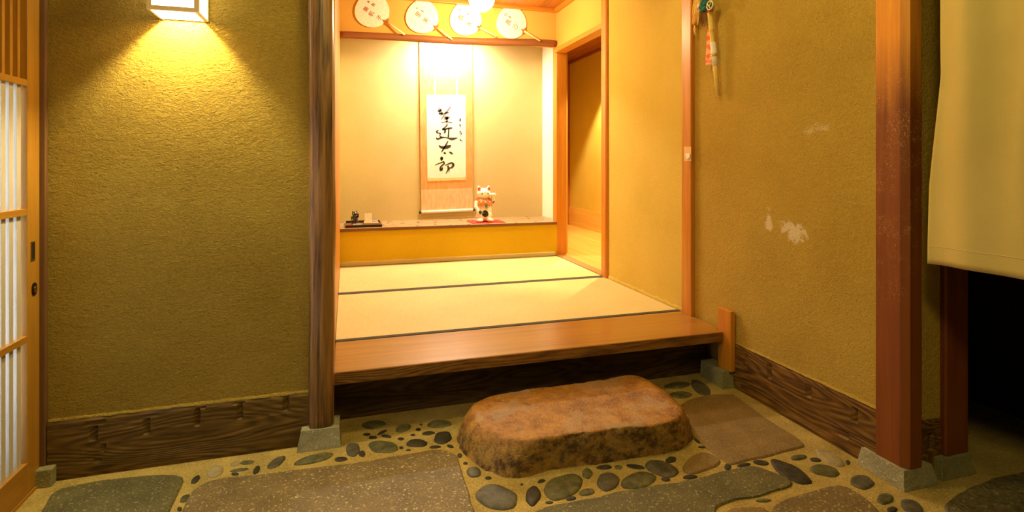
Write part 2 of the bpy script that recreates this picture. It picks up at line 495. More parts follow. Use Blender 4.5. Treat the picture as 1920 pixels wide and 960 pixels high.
A, B, Cc, Lz = (540, 640), (840, 640), (1280, 640), (0, 640)
pebs = [(A, 150, 662, 118, 22, -14, 2), (A, 298, 665, 36, 12, -5, 0), (A, 365, 612, 42, 38, -50, 1), (A, 417, 634, 18, 18, 0, 0), (A, 537, 595, 85, 35, 5, 2),
        (A, 478, 542, 24, 9, 0, 0), (A, 443, 525, 22, 8, 0, 0), (A, 530, 513, 30, 7, -25, 0), (A, 553, 535, 30, 8, 10, 0), (A, 635, 550, 18, 8, 0, 0),
        (A, 637, 600, 12, 8, 0, 0), (A, 648, 490, 45, 20, -15, 2), (A, 480, 470, 70, 22, -8, 2), (A, 733, 497, 15, 8, 0, 0), (A, 748, 469, 9, 5, 0, 0),
        (A, 703, 528, 14, 6, 0, 0), (A, 790, 518, 38, 10, -5, 0), (A, 850, 467, 68, 22, -3, 2), (A, 870, 543, 50, 35, -10, 0), (A, 725, 575, 60, 22, 0, 0),
        (A, 828, 596, 34, 7, -3, 0), (A, 913, 592, 20, 8, 15, 0), (A, 678, 613, 14, 5, 0, 0), (A, 966, 643, 14, 13, 0, 0),
        (A, 998, 687, 13, 8, 0, 0), (A, 1045, 738, 40, 30, 0, 1), (A, 1127, 770, 18, 9, 0, 0), (A, 1175, 880, 122, 70, 12, 1), (A, 1315, 806, 9, 6, 0, 0),
        (A, 1425, 788, 23, 9, -15, 0), (A, 1378, 872, 55, 42, -70, 0), (A, 1548, 820, 112, 68, -20, 2), (A, 1470, 908, 22, 8, 0, 0), (A, 1592, 885, 30, 12, -8, 0),
        (A, 1680, 850, 45, 20, -8, 2), (A, 1683, 745, 30, 28, 0, 2), (A, 1780, 710, 42, 12, -3, 0), (A, 1798, 790, 63, 52, 0, 1), (B, 1070, 785, 102, 46, -12, 2),
        (B, 958, 710, 22, 13, 0, 2), (B, 1055, 707, 55, 11, 8, 0), (B, 1205, 718, 98, 42, 18, 1), (B, 1255, 668, 30, 18, -10, 0), (B, 1225, 778, 26, 11, 5, 0),
        (B, 1362, 765, 42, 12, -3, 0), (B, 1573, 708, 20, 18, 0, 0), (B, 1665, 697, 38, 10, -8, 0), (B, 1760, 684, 45, 14, 8, 0), (B, 1402, 560, 25, 8, 35, 0),
        (B, 1430, 597, 25, 5, 3, 0), (B, 1290, 250, 75, 17, -5, 2), (B, 1310, 303, 65, 18, 0, 2), (B, 1420, 262, 65, 32, 35, 1), (B, 1450, 955, 25, 14, 0, 0),
        (B, 1775, 897, 45, 9, 0, 2), (Cc, 612, 740, 128, 40, 28, 0), (Cc, 650, 655, 48, 14, -5, 2), (Cc, 748, 668, 32, 11, 5, 0), (Cc, 832, 660, 98, 28, 28, 3),
        (Cc, 800, 730, 85, 32, 10, 2), (Cc, 928, 682, 14, 13, 40, 1), (Cc, 1010, 795, 68, 38, 10, 1), (Cc, 1138, 888, 48, 32, -5, 2), (Cc, 1180, 948, 30, 16, 0, 0),
        (Cc, 1290, 935, 70, 38, 30, 1), (Cc, 128, 955, 25, 12, 0, 0), (Lz, 1100, 780, 32, 16, -40, 0), (Lz, 1390, 683, 40, 12, -5, 2), (Lz, 1210, 735, 50, 32, -25, 3),
        (Lz, 1322, 748, 22, 9, 0, 0), (Lz, 1345, 726, 55, 7, -8, 2), (Lz, 1443, 725, 27, 16, -55, 0), (Lz, 1556, 682, 60, 22, -32, 1), (Lz, 1042, 885, 35, 18, -30, 2),
        (Lz, 1010, 945, 14, 13, 0, 0), (Lz, 1322, 690, 26, 14, -10, 3)]
for i, (o, cx, cy, rx, ry, ang, mi) in enumerate(pebs):
    a = math.radians(ang); n = 22; out = []
    for k in range(n):
        t = 2 * PI * k / n; wob = 1 + .16 * noise.noise(Vector((math.cos(t) * 1.3 + i * 7.3, math.sin(t) * 1.3, i)))
        ex, ey = rx * math.cos(t) * wob, ry * math.sin(t) * wob
        out.append(on_z(o[0] + (cx + ex * math.cos(a) - ey * math.sin(a)) / 3, o[1] + (cy + ex * math.sin(a) + ey * math.cos(a)) / 3, 0))
    c = sum(out, Vector()) / n; size = sum((p - c).length for p in out) / n; hgt = min(.006, size * .16) + .0015
    loops = [[(p.x, p.y, -.006) for p in out]]
    for f_, z_ in ((1, .0), (.97, .35), (.85, .72), (.62, .92), (.3, 1.)):
        loops.append([(c.x + (p.x - c.x) * f_, c.y + (p.y - c.y) * f_, hgt * z_) for p in out])
    obj('embedded_pebble', rings(loops), M_peb[mi], floor, smooth=True)

# --- entrance, left wall
struct('wall_left', box(-1.02, -.10, 2.204, 2.30, .195, 2.75), M_wallL)


def plank_face(name, m, a, b, z0, z1, nrm, notches, thick, ztop0=None):
    """weathered plank from a to b (floor points), front towards nrm, with worn grooves and mortise notches"""
    a, b, nrm = Vector((*a, 0)), Vector((*b, 0)), Vector((*nrm, 0)); ln = (b - a).length; nx, nzv = int(ln / .006), 34
    bm = bmesh.new(); G = []
    for i in range(nx + 1):
        row = []
        for j in range(nzv + 1):
            u, w = i / nx, j / nzv; s = u * ln; z = z0 + (z1 - z0) * w
            d = .0022 * noise.noise(Vector((s * 3, z * 60 + 2.5 * noise.noise(Vector((s * 4, z * 6, 3))), 5))) + .002 * nz((s, z, 0), 9)
            if w > .94: d -= .006 * (w - .94) / .06
            if w < .04: d -= .004
            for (us, wz, hw, hh, dep) in notches:
                if abs(u - us) * ln < hw and abs(w - wz) * (z1 - z0) < hh: d -= dep * (.6 + .4 * (u - us) * ln / hw)
            p = a + (b - a) * u + nrm * d; row.append(bm.verts.new((p.x, p.y, z)))
        G.append(row)
    for i in range(nx):
        for j in range(nzv): bm.faces.new((G[i][j], G[i + 1][j], G[i + 1][j + 1], G[i][j + 1]))
    # top, ends and back
    rim = [G[i][nzv] for i in range(nx + 1)]
    back = [bm.verts.new(v.co - nrm * thick) for v in rim]
    for i in range(nx): bm.faces.new((rim[i], rim[i + 1], back[i + 1], back[i]))
    lo = [bm.verts.new((back[i].co.x, back[i].co.y, z0)) for i in (0, -1)]
    bm.faces.new((lo[0], lo[1], back[-1], *back[-2:0:-1], back[0]))
    bm.faces.new((*G[0], back[0], lo[0])); bm.faces.new((*G[-1], back[-1], lo[1]))
    return struct(name, bm, m, smooth=False)


plank_face('baseboard_left', M_baseL, (-.955, 2.192), (-.12, 2.192), 0, .200, (0, -1),
           [(.155, .72, .010, .026, .016), (.165, .90, .03, .005, .008), (.345, .74, .009, .026, .013), (.36, .92, .02, .004, .006), (.53, .78, .010, .03, .014), (.54, .94, .02, .005, .008),
            (.70, .80, .010, .028, .014), (.69, .94, .02, .004, .007), (.885, .84, .009, .025, .012), (.19, .46, .009, .012, .014), (.17, .24, .012, .006, .009)], .02)
plank_face('baseboard_right', M_baseR, (1.752, 2.21), (1.752, 1.42), 0, .214, (-1, 0),
           [(.15, .74, .008, .030, .014), (.33, .74, .012, .032, .016), (.60, .76, .012, .026, .014), (.86, .72, .012, .024, .014), (.80, .30, .02, .012, .010)], .02)

# --- entrance, right wall and the short return wall behind the corner post
struct('wall_right', box(1.757, 1.90, 1.40, 2.53, .205, 2.75, box(1.785, 1.90, 1.40, 2.53, 0, .205)), M_wallR)
struct('wall_return', box(1.80, 1.96, 1.372, 1.50, .19, 2.75), M_wallR)
plank_face('baseboard_return', M_baseR, (1.814, 1.366), (1.947, 1.366), 0, .195, (0, -1), [(.6, .6, .012, .03, .012)], .02)
struct('wall_passage', box(2.68, 2.78, .0, 2.22, 0, 2.75), wood('dark_boards', (.010, .007, .004), (.030, .020, .010), 'Z', 14, .7, 0, .2))  # near-black boards lining the passage
struct('wall_passage_end', box(1.98, 2.80, 2.21, 2.30, 0, 2.75), wood('dark_boards_end', (.010, .007, .004), (.028, .02, .010), 'Z', 14, .7, 0, .2))
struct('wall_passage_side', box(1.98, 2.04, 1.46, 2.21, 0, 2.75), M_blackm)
struct('ceiling_light_block', box(1.90, 2.8, -.8, 2.3, 2.3, 2.36), M_blackm)  # unseen roof added to keep the passage dark

# --- raised room shell
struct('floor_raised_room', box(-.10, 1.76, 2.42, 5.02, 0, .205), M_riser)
struct('wall_inner_left', box(-.18, -.062, 2.235, 5.02, .1, 2.6), M_wallI)
struct('trim_left_panel', box(-.062, -.050, 2.60, 4.44, ZT, 2.16), M_orange)
struct('wall_inner_right', box(1.752, 1.86, 2.54, 3.49, .2, 2.42), M_wallI)
struct('wall_over_doorway', box(1.752, 1.84, 3.49, 4.50, 2.06, 2.42), M_kokabe)
struct('wall_alcove_back', box(-.18, 1.95, 4.99, 5.06, .3, 2.6), M_wallB)
struct('wall_alcove_right', box(1.815, 1.87, 4.55, 5.0, .3, 2.6), M_white)
struct('wall_alcove_dado', box(-.062, 1.76, 4.465, 4.52, .2, .526), M_dado)
# rough lower edge of the dado plaster
bm = bmesh.new(); top, bot, bk = [], [], []
for i in range(61):
    X = -.06 + i * 1.80 / 60; zt = ZT + .030 + .004 * nz((X, 0, 0), 9)
    bot.append(bm.verts.new((X, 4.452, ZT))); top.append(bm.verts.new((X, 4.455, zt))); bk.append(bm.verts.new((X, 4.467, zt + .004)))
for i in range(60):
    bm.faces.new((bot[i], bot[i + 1], top[i + 1], top[i])); bm.faces.new((top[i], top[i + 1], bk[i + 1], bk[i]))
struct('trim_dado_foot', bm, M_wallB)
struct('wall_over_alcove', box(-.062, 1.76, 4.468, 4.51, 2.075, 2.42), M_kokabe)
bm = bmesh.new()
for i in range(8): box(-.10 + i * .24, -.10 + i * .24 + .237, 2.20, 4.50, 2.40, 2.42, bm)
ceil = struct('ceiling', bm, M_ceil)
struct('trim_ceiling_back', box(-.06, 1.76, 4.432, 4.468, 2.372, 2.402), M_orangeX, bev=.003)
struct('trim_ceiling_right', box(1.722, 1.752, 2.55, 4.44, 2.366, 2.402), M_orangeY, bev=.003)
# header over the opening towards the entrance (above the picture)
struct('wall_over_opening', box(-.10, 1.76, 2.22, 2.30, 2.3, 2.75), M_wallI)

# --- corridor beyond the doorway
bm = bmesh.new()
for i in range(10): box(1.83 + i * .098, 1.83 + i * .098 + .0965, 2.32, 7.0, .23, ZT, bm)
M_floorW2 = wood('corridor_boards', (.66, .36, .08), (.82, .50, .15), 'Y', 12, .2, .35, .03)
struct('floor_corridor', bm, M_floorW2)
struct('wall_corridor', box(2.80, 2.88, 2.3, 7.0, .2, 2.6), M_wallI)
struct('baseboard_corridor', box(2.785, 2.802, 2.3, 6.66, ZT, .49), M_floorW2)
struct('wall_corridor_end', box(1.80, 2.88, 6.72, 6.80, .2, 2.6), M_wallI)
struct('wall_corridor_alcove_side', box(1.86, 1.90, 4.56, 6.72, .2, 2.6), M_wallI)
struct('wall_corridor_near_end', box(1.86, 2.88, 2.30, 2.36, .2, 2.6), M_wallI)
bm = bmesh.new()
for i in range(12): box(1.78 + i * .09, 1.78 + i * .09 + .086, 2.32, 6.8, 2.38, 2.40, bm)
box(1.76, 2.88, 2.3, 6.8, 2.398, 2.42, bm)
M_cceil = wood('corridor_ceiling_boards', (.22, .055, .012), (.36, .11, .025), 'Y', 20, .5, 0, .1)
struct('ceiling_corridor', bm, M_cceil)
struct('trim_corridor_cornice', box(2.77, 2.80, 2.35, 6.7, 2.35, 2.38), M_cceil)
struct('trim_threshold', box(1.752, 1.832, 3.545, 4.466, .2, ZT + .002), wood('threshold_wood', (.32, .14, .035), (.46, .22, .06), 'Y', 20, .45, .1, .05))
struct('trim_lintel', box(1.738, 1.835, 3.54, 4.468, 2.024, 2.062), M_orangeY, bev=.002)

# crumbly plaster lips along the foot of the walls
def lip(name, a, b, z, h, nrm, dep, m):
    a, b, nrm = Vector((*a, 0)), Vector((*b, 0)), Vector((*nrm, 0)); bm = bmesh.new(); R = []
    n = int((b - a).length / .012)
    for i in range(n + 1):
        p = a + (b - a) * i / n; d = dep * (.75 + .5 * nz(p, 30, 3)); hh = h * (1 + .5 * nz(p, 22, 6))
        q0, q1, q2 = p + nrm * d, p + nrm * d * .9, p
        R.append([bm.verts.new((q0.x, q0.y, z)), bm.verts.new((q1.x, q1.y, z + hh * .6)), bm.verts.new((q2.x, q2.y, z + hh))])
    for i in range(n):
        for j in (0, 1): bm.faces.new((R[i][j], R[i + 1][j], R[i + 1][j + 1], R[i][j + 1]))
    struct(name, bm, m, smooth=True)


lip('trim_plaster_left', (-.955, 2.2045), (-.12, 2.2045), .1985, .008, (0, -1), .012, M_wallL)
lip('trim_plaster_right', (1.7575, 2.16), (1.7575, 1.44), .2125, .008, (-1, 0), .008, M_wallR)
lip('trim_plaster_inner', (1.7525, 3.465), (1.7525, 2.565), ZT, .022, (-1, 0), .007, M_wallI)

# ================================================================== POSTS
# gnarled log post on the left, standing on its stone
t = thing('wooden_post', 'gnarled dark log post left of the tatami room opening', 'post', (-.092, 2.2, .07))
loops = []
for j in range(90):
    z = .07 + j * (2.7 - .07) / 89; lp = []
    for k in range(40):
        th = 2 * PI * k / 40; c, s = math.cos(th), math.sin(th)
        r = .0465 + .0022 * nz((c * .5, s * .5, z * 1.4), 2.2) + .0018 * noise.noise(Vector((c * 5, s * 5, z * 3)))
        r += .0032 * noise.noise(Vector((c * 7 + .35 * math.sin(z * 5), s * 7, z * 1.1))); r /= max(abs(c), abs(s)) ** .35
        lp.append((-.092 + r * c * 1.0 + .003 * math.sin(z * 2.3), 2.2 + r * s * .95, z))
    loops.append(lp)
obj('shaft', rings(loops), M_log, t, smooth=True)


def stone_base(b, tp, h, m, label):
    bm = frustum(b, tp, 0, h)
    bmesh.ops.subdivide_edges(bm, edges=bm.edges, cuts=5, use_grid_fill=True)
    for v in bm.verts:
        if v.co.z > .002: v.co += Vector((nz(v.co, 40, 1), nz(v.co, 40, 2), nz(v.co, 40, 3))) * .0018
    o = obj('stone_post_base', bm, m, base=True, bev=.0015); tag(o, label, 'stone', 'stone bases under the posts'); return o


stone_base((-.176, -.020, 2.146, 2.26), (-.161, -.026, 2.154, 2.255), .075, M_granG, 'pale grey stone block under the gnarled log post')
stone_base((1.724, 1.878, 1.324, 1.50), (1.735, 1.862, 1.336, 1.49), .062, M_granG, 'grey stone block under the scratched red-brown corner post')
stone_base((1.903, 2.064, 1.332, 1.45), (1.912, 2.046, 1.343, 1.44), .066, M_granD, 'mossy stone block under the narrow post behind the curtain')
stone_base((1.690, 1.770, 2.172, 2.345), (1.694, 1.765, 2.180, 2.345), .080, M_granD, 'small stone block under the short wooden stub at the step end')


def chamfer_post(name, label, x0, x1, y0, y1, z0, z1, m, ch=.018):
    pts = [(x0, y1), (x0, y0 + ch), (x0 + ch * .8, y0), (x1, y0), (x1, y1)]
    bm = poly_prism(pts, z0, z1); o = obj(name, bm, m, base=True, bev=.0015)
    # keep material coordinates in metres above the floor
    return tag(o, label, 'post')


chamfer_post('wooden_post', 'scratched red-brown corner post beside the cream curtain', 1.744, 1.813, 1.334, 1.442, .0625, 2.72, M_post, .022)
chamfer_post('wooden_post', 'narrow dark red post behind the cream curtain hem', 1.948, 2.052, 1.352, 1.44, .0665, 2.3, M_post2, .006)
chamfer_post('wooden_post', 'slim orange wall post where tatami meets the right wall', 1.732, 1.80, 2.482, 2.564, ZT - .001, 2.6, M_orange, .004)
chamfer_post('wooden_post', 'orange door post on the near side of the corridor doorway', 1.734, 1.835, 3.466, 3.545, ZT - .001, 2.40, M_orange, .012)
chamfer_post('wooden_post', 'orange corner post between alcove and corridor doorway', 1.756, 1.850, 4.466, 4.552, ZT - .001, 2.40, M_orange, .004)
chamfer_post('wooden_post', 'dark red post at the far end of the corridor', 2.70, 2.80, 6.64, 6.72, ZT - .001, 2.38, wood('deep_red_post', (.30, .06, .01), (.45, .12, .02), 'Z', 24, .45), .004)
chamfer_post('door_jamb', 'thin dark jamb strip between sliding door and plaster wall', -1.01, -.958, 2.186, 2.206, .05, 2.75, wood('jamb_dark', (.10, .045, .012), (.22, .10, .03), 'Z', 30, .6), .004)['category'] = 'door jamb'
bm = box(-.975, -.928, 2.158, 2.192, 0, .058)
tag(obj('jamb_stone', bm, M_granD, base=True, bev=.003), 'tiny grey stone peg at the foot of the sliding door jamb', 'stone')

# ================================================================== STEP
t = thing('entrance_step', 'polished wide wooden entrance step in front of the tatami', 'step', (.85, 2.4, 0))
bm = poly_prism([(-.05, 2.214), (1.7225, 2.214), (1.7225, 2.2555), (1.7505, 2.2555), (1.7505, 2.592), (-.05, 2.592)], .207, ZT); obj('tread', bm, M_board, t, bev=.005)
obj('front_edge', box(-.049, 1.7215, 2.2120, 2.2145, .209, ZT - .002), oldwood('step_edge_shade', (.17, .075, .012), (.32, .155, .03), 'X'), t, bev=.001)  # darker brown paints shade onto the tread's front face
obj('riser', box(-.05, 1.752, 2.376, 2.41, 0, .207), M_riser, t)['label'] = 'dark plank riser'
bm = box(1.724, 1.7505, 2.160, 2.254, .0805, .366)
tag(obj('step_stub', bm, M_orange, base=True, bev=.003), 'short upright wooden stub closing the right end of the step', 'wooden block')

# stepping stone
bot = [(856, 825), (862, 843), (873, 857), (895, 873), (917, 885), (950, 897), (983, 897), (1027, 881), (1117, 871), (1190, 858), (1250, 850), (1283, 841), (1297, 826), (1297, 800), (1275, 765), (1235, 735), (1190, 730), (1100, 742), (1000, 755), (905, 772), (872, 795)]
top = [(883, 767), (900, 787), (933, 813), (967, 823), (990, 823), (1040, 817), (1123, 807), (1207, 798), (1257, 790), (1278, 777), (1273, 762), (1243, 737), (1213, 712), (1193, 703), (1173, 703), (1107, 715), (1007, 727), (908, 743), (890, 755)]
HS = .118
pb = [on_z(x, y, 0) for x, y in bot]; pt = [on_z(x, y, HS) for x, y in top]
cs = sum(pt, Vector()) / len(pt); cs.z = 0


def radial(P, n=110):
    """distance from cs to the closed outline in n directions"""
    out = []
    for k in range(n):
        d = Vector((math.cos(2 * PI * k / n), math.sin(2 * PI * k / n))); best = .1
        for a, b in zip(P, P[1:] + P[:1]):
            ax, ay, ex, ey = a.x - cs.x, a.y - cs.y, b.x - a.x, b.y - a.y
            den = d.x * ey - d.y * ex
            if abs(den) < 1e-9: continue
            tt = (ax * ey - ay * ex) / den; uu = (ax * d.y - ay * d.x) / den
            if tt > 0 and -1e-6 <= uu <= 1 + 1e-6: best = max(best, tt)
        out.append(best)
    for _ in range(1): out = [(out[i - 1] + 2 * out[i] + out[(i + 1) % n]) / 4 for i in range(n)]
    return out


rb, rt = radial(pb), radial(pt); nS = len(rb); loops = []
lv = [(-.02, 0, 1.0), (0, 0, 1), (.14, .10, 1), (.3, .22, 1.005), (.46, .36, 1.01), (.62, .52, 1.015), (.76, .68, 1.012), (.87, .83, 1.005), (.95, .95, 1.0), (.985, 1, .985), (1.0, 1, .955), (1.0, 1, .84), (.995, 1, .72), (.99, 1, .6), (.985, 1, .45), (.98, 1, .3), (.98, 1, .15), (.98, 1, .05)]
for (w, mixk, k) in lv:
    lp = []
    for i in range(nS):
        th = 2 * PI * i / nS; r = (rb[i] * (1 - mixk) + rt[i] * mixk) * k
        p = Vector((cs.x + r * math.cos(th), cs.y + r * math.sin(th), HS * w))
        amp = .007 if mixk < 1 else .004
        dr = amp * 1.3 * nz(p, 13, 1) + amp * 1.1 * nz(p, 40, 4) + amp * .5 * nz(p, 95, 6)
        p += Vector((math.cos(th), math.sin(th), 0)) * dr * (1 if k > .9 else .2)
        if w > 0: p.z += .005 * nz(p, 16, 8) + .002 * nz(p, 50, 3)
        lp.append(p)
    loops.append(lp)
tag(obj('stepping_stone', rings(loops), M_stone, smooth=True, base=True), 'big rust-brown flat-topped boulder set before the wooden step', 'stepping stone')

# ================================================================== TATAMI
def tatami(y0, y1, label, bf, bb):
    t = thing('tatami_mat', label, 'tatami mat', (.85, (y0 + y1) / 2, .205), 'tatami mats')
    obj('rush_cover', box(-.048, 1.744, y0 + bf, y1 - bb, .2055, ZT), M_tatami, t)
    if bf: obj('cloth_border', box(-.048, 1.744, y0, y0 + bf, .2055, ZT + .001), M_heri, t)
    if bb: obj('cloth_border', box(-.048, 1.744, y1 - bb, y1, .2055, ZT + .001), M_heri, t)


tatami(2.594, 3.537, 'front tatami mat next to the wooden entrance step', .030, .030)
tatami(3.538, 4.450, 'back tatami mat below the alcove shelf', .030, .022)

# ================================================================== ALCOVE
t = thing('alcove_shelf', 'knotted brown board forming the raised alcove floor', 'shelf board', (.85, 4.7, .5265))
obj('board', poly_prism([(-.06, 4.456), (1.755, 4.456), (1.755, 4.553), (1.813, 4.553), (1.813, 4.989), (-.06, 4.989)], .5265, .550), M_shelf, t)
obj('front_edge', box(-.06, 1.755, 4.450, 4.4562, .5265, .5498), wood('shelf_edge_brown', (.14, .05, .014), (.24, .10, .03), 'X', 20, .5), t, bev=.001)
pts, rad = [], []
for i in range(40):
    u = i / 39; X = -.058 + u * 1.812
    pts.append((X, 4.462 + .003 * nz((X, 0, 0), 3), 2.060 + .042 * u + .004 * math.sin(u * 9) - .006 * math.sin(u * PI)))
    rad.append(.0275 + .0045 * u + .0022 * nz((X, 1, 0), 7) - (.004 if i == 39 else 0))
tag(obj('log_beam', tube(pts, rad, 16), M_beam, smooth=True), 'crooked brown log beam across the top of the alcove', 'beam')

# hanging scroll
YS = 4.972
S = lambda x, y, dy=0.: on_y(x, y, YS - dy)


def sheet(px, dy, th=.0015, bm=None):
    """thin panel whose corners are at sheet positions px"""
    bm = bm or bmesh.new(); f = [bm.verts.new(S(x, y, dy)) for x, y in px]; g = [bm.verts.new(S(x, y, dy) + Vector((0, th, 0))) for x, y in px]
    n = len(px); bm.faces.new(f); bm.faces.new(g[::-1])
    for i in range(n): bm.faces.new((f[i], f[(i + 1) % n], g[(i + 1) % n], g[i]))
    return bm


t = thing('hanging_scroll', 'hanging scroll with black brush writing in the alcove', 'scroll', (.88, YS, .60))
obj('mount_cloth', sheet([(786, 68), (885, 72), (887, 354), (789, 358)], 0), M_mount, t)
obj('lower_cloth', sheet([(789.5, 356), (886, 352.5), (887.5, 393), (790, 397)], .0005), M_mount2, t)['label'] = 'plain tan silk below the writing'
obj('upper_cloth', sheet([(786.5, 70), (885, 74), (885, 104), (786.5, 102)], .002), M_mount2, t)
pap = obj('writing_paper', sheet([(799.5, 178), (873, 178), (873.5, 332), (801.5, 334.5)], .003), M_ivory, t)
obj('silk_strip', sheet([(801.5, 334.5), (873.5, 332), (873.5, 337.5), (802, 340)], .0032), M_strip, t)
obj('hanging_strip', sheet([(813, 66), (817, 66), (817, 178), (813, 178)], .004), M_mount2, t)
obj('hanging_strip', sheet([(855, 66), (859, 66), (859, 178), (855, 178)], .004), M_mount2, t)
ra, rbb = on_y(790, 398, YS - .006), on_y(886.5, 393.5, YS - .006)
obj('roller_rod', tube([ra, rbb], .0135, 14), M_ivory, t, smooth=True)
d = (rbb - ra).normalized()
for p, s in ((ra, -1), (rbb, 1)): obj('rod_end_knob', tube([p, p + d * s * .022], .0125, 14), M_black, t, smooth=True)
Z1 = lambda x, y: S(795 + x / 12., 185 + y / 12., .0042)
Z2 = lambda x, y: S(795 + x / 12., 260 + y / 12., .0042)
up = [[(350, 255, 90), (375, 300, 60), (400, 335, 52)], [(340, 335, 34), (400, 345, 40), (470, 325, 26), (545, 312, 30)], [(592, 185, 24), (520, 285, 34), (450, 380, 32), (390, 465, 16)],
      [(480, 440, 70), (530, 425, 52), (575, 415, 24)], [(525, 430, 50), (520, 480, 40), (510, 520, 46)], [(390, 535, 10), (500, 522, 18), (635, 535, 10)]]
dn = [[(520, 570, 22), (515, 600, 24), (475, 645, 24), (420, 690, 34)], [(425, 685, 34), (470, 690, 30), (545, 668, 30), (625, 660, 26)], [(470, 690, 30), (475, 740, 36), (455, 775, 22)],
      [(560, 670, 26), (553, 760, 26), (548, 855, 30)], [(325, 712, 18), (285, 735, 28), (300, 770, 30)], [(310, 770, 18), (370, 785, 24), (355, 830, 20), (395, 870, 26)],
      [(280, 885, 26), (310, 905, 32), (400, 875, 30), (470, 870, 16), (540, 885, 24), (620, 905, 46), (690, 895, 36), (755, 880, 10)]]
lo = [[(540, 60, 20), (490, 145, 28), (440, 230, 30), (395, 300, 16)], [(335, 150, 14), (385, 190, 44), (450, 200, 50), (530, 185, 64), (595, 160, 34)], [(455, 320, 36), (485, 330, 28)],
      [(575, 300, 22), (615, 325, 34), (640, 345, 22)], [(398, 430, 62), (395, 480, 38)], [(255, 590, 14), (330, 560, 16), (440, 520, 24)], [(440, 515, 26), (455, 560, 28), (410, 600, 26), (375, 640, 32), (375, 700, 46), (405, 690, 36), (415, 650, 20)],
      [(480, 600, 16), (560, 565, 24), (620, 545, 30), (660, 590, 46), (620, 650, 28), (560, 660, 20)], [(540, 615, 30), (545, 680, 28), (520, 740, 20), (490, 785, 10)], [(570, 680, 16), (560, 760, 9)]]
obj('brush_lettering', brush(up, Z1), M_inkg, pap)['label'] = 'top brush character in thin grey ink'
obj('brush_lettering', brush(dn, Z1), M_ink, pap)['label'] = 'second brush character in bold black ink'
obj('brush_lettering', brush(lo[:4], Z2), M_ink, pap)['label'] = 'third brush character in bold black ink'
obj('brush_lettering', brush(lo[4:], Z2), M_ink, pap)['label'] = 'bottom brush character in bold black ink'
small = [[(795, 460, 12), (820, 455, 16)], [(825, 450, 14), (822, 490, 18)], [(785, 495, 10), (825, 493, 14)], [(795, 590, 14), (820, 580, 12), (800, 610, 10)], [(825, 605, 12), (825, 630, 16)],
         [(800, 745, 14), (825, 735, 16)], [(830, 760, 16), (840, 790, 16), (820, 818, 10)], [(795, 790, 8), (815, 785, 8)], [(815, 920, 26), (818, 940, 22)], [(845, 945, 18), (855, 955, 14)]]
for a_, b_ in ((0, 4), (4, 6), (6, 9), (9, 11)): obj('small_lettering', brush(small[a_:b_], Z1), M_ink, pap)['label'] = 'tiny brush character beside the large ones'

# paper fans above the beam
YF = 4.458
M_fan = plain('white_fan_paper', (.90, .86, .78), .8)
fan_labels = ['first white round fan from the left, writing of three red characters', 'white round fan second from the left above the beam, red writing',
              'white round fan right beside the glowing globe lamp', 'rightmost white round fan above the beam, nearest the doorway']
fans = [((699, 20), (723, 40), (759, 65), 33, '美帆子', [(686, 17), (696, 25.5), (711, 33.5)], .033),
        ((792.5, 32), (816.5, 50.5), (848, 74), 31, '里美', [(784, 27), (798, 38)], .037),
        ((874, 36), (897.5, 51), (931, 68.5), 30.2, '真矢', [(864, 33), (880, 44)], .040),
        ((959.5, 43), (980.5, 57), (1013, 77), 28.5, '真沙', [(953, 41.5), (966.5, 49.5)], .040)]
smalls = [[(660, 0, 100 / 1455., [[(420, 40, 16), (450, 55, 14), (490, 45, 12)], [(450, 20, 14), (450, 80, 12)], [(530, 110, 16), (560, 140, 20), (600, 170, 16)], [(560, 90, 14), (600, 105, 16), (630, 135, 18)], [(545, 120, 10), (590, 125, 12)]])],
          [(755, 0, 100 / 1200., [[(300, 175, 10), (340, 185, 12)], [(305, 195, 8), (330, 205, 8)], [(400, 230, 12), (450, 245, 14)], [(430, 255, 10), (475, 265, 12)]])],
          [(835, 5, 100 / 1200., [[(285, 150, 8), (345, 175, 14)], [(485, 240, 12), (535, 268, 16)]])],
          [(925, 10, 100 / 1200., [[(240, 210, 10), (285, 235, 12)], [(260, 175, 10), (315, 210, 12)], [(335, 240, 8), (370, 265, 16), (395, 260, 10)], [(380, 270, 8), (378, 310, 6)]])]]
P = lambda x, y, dy=0.: on_y(x, y, YF - dy)
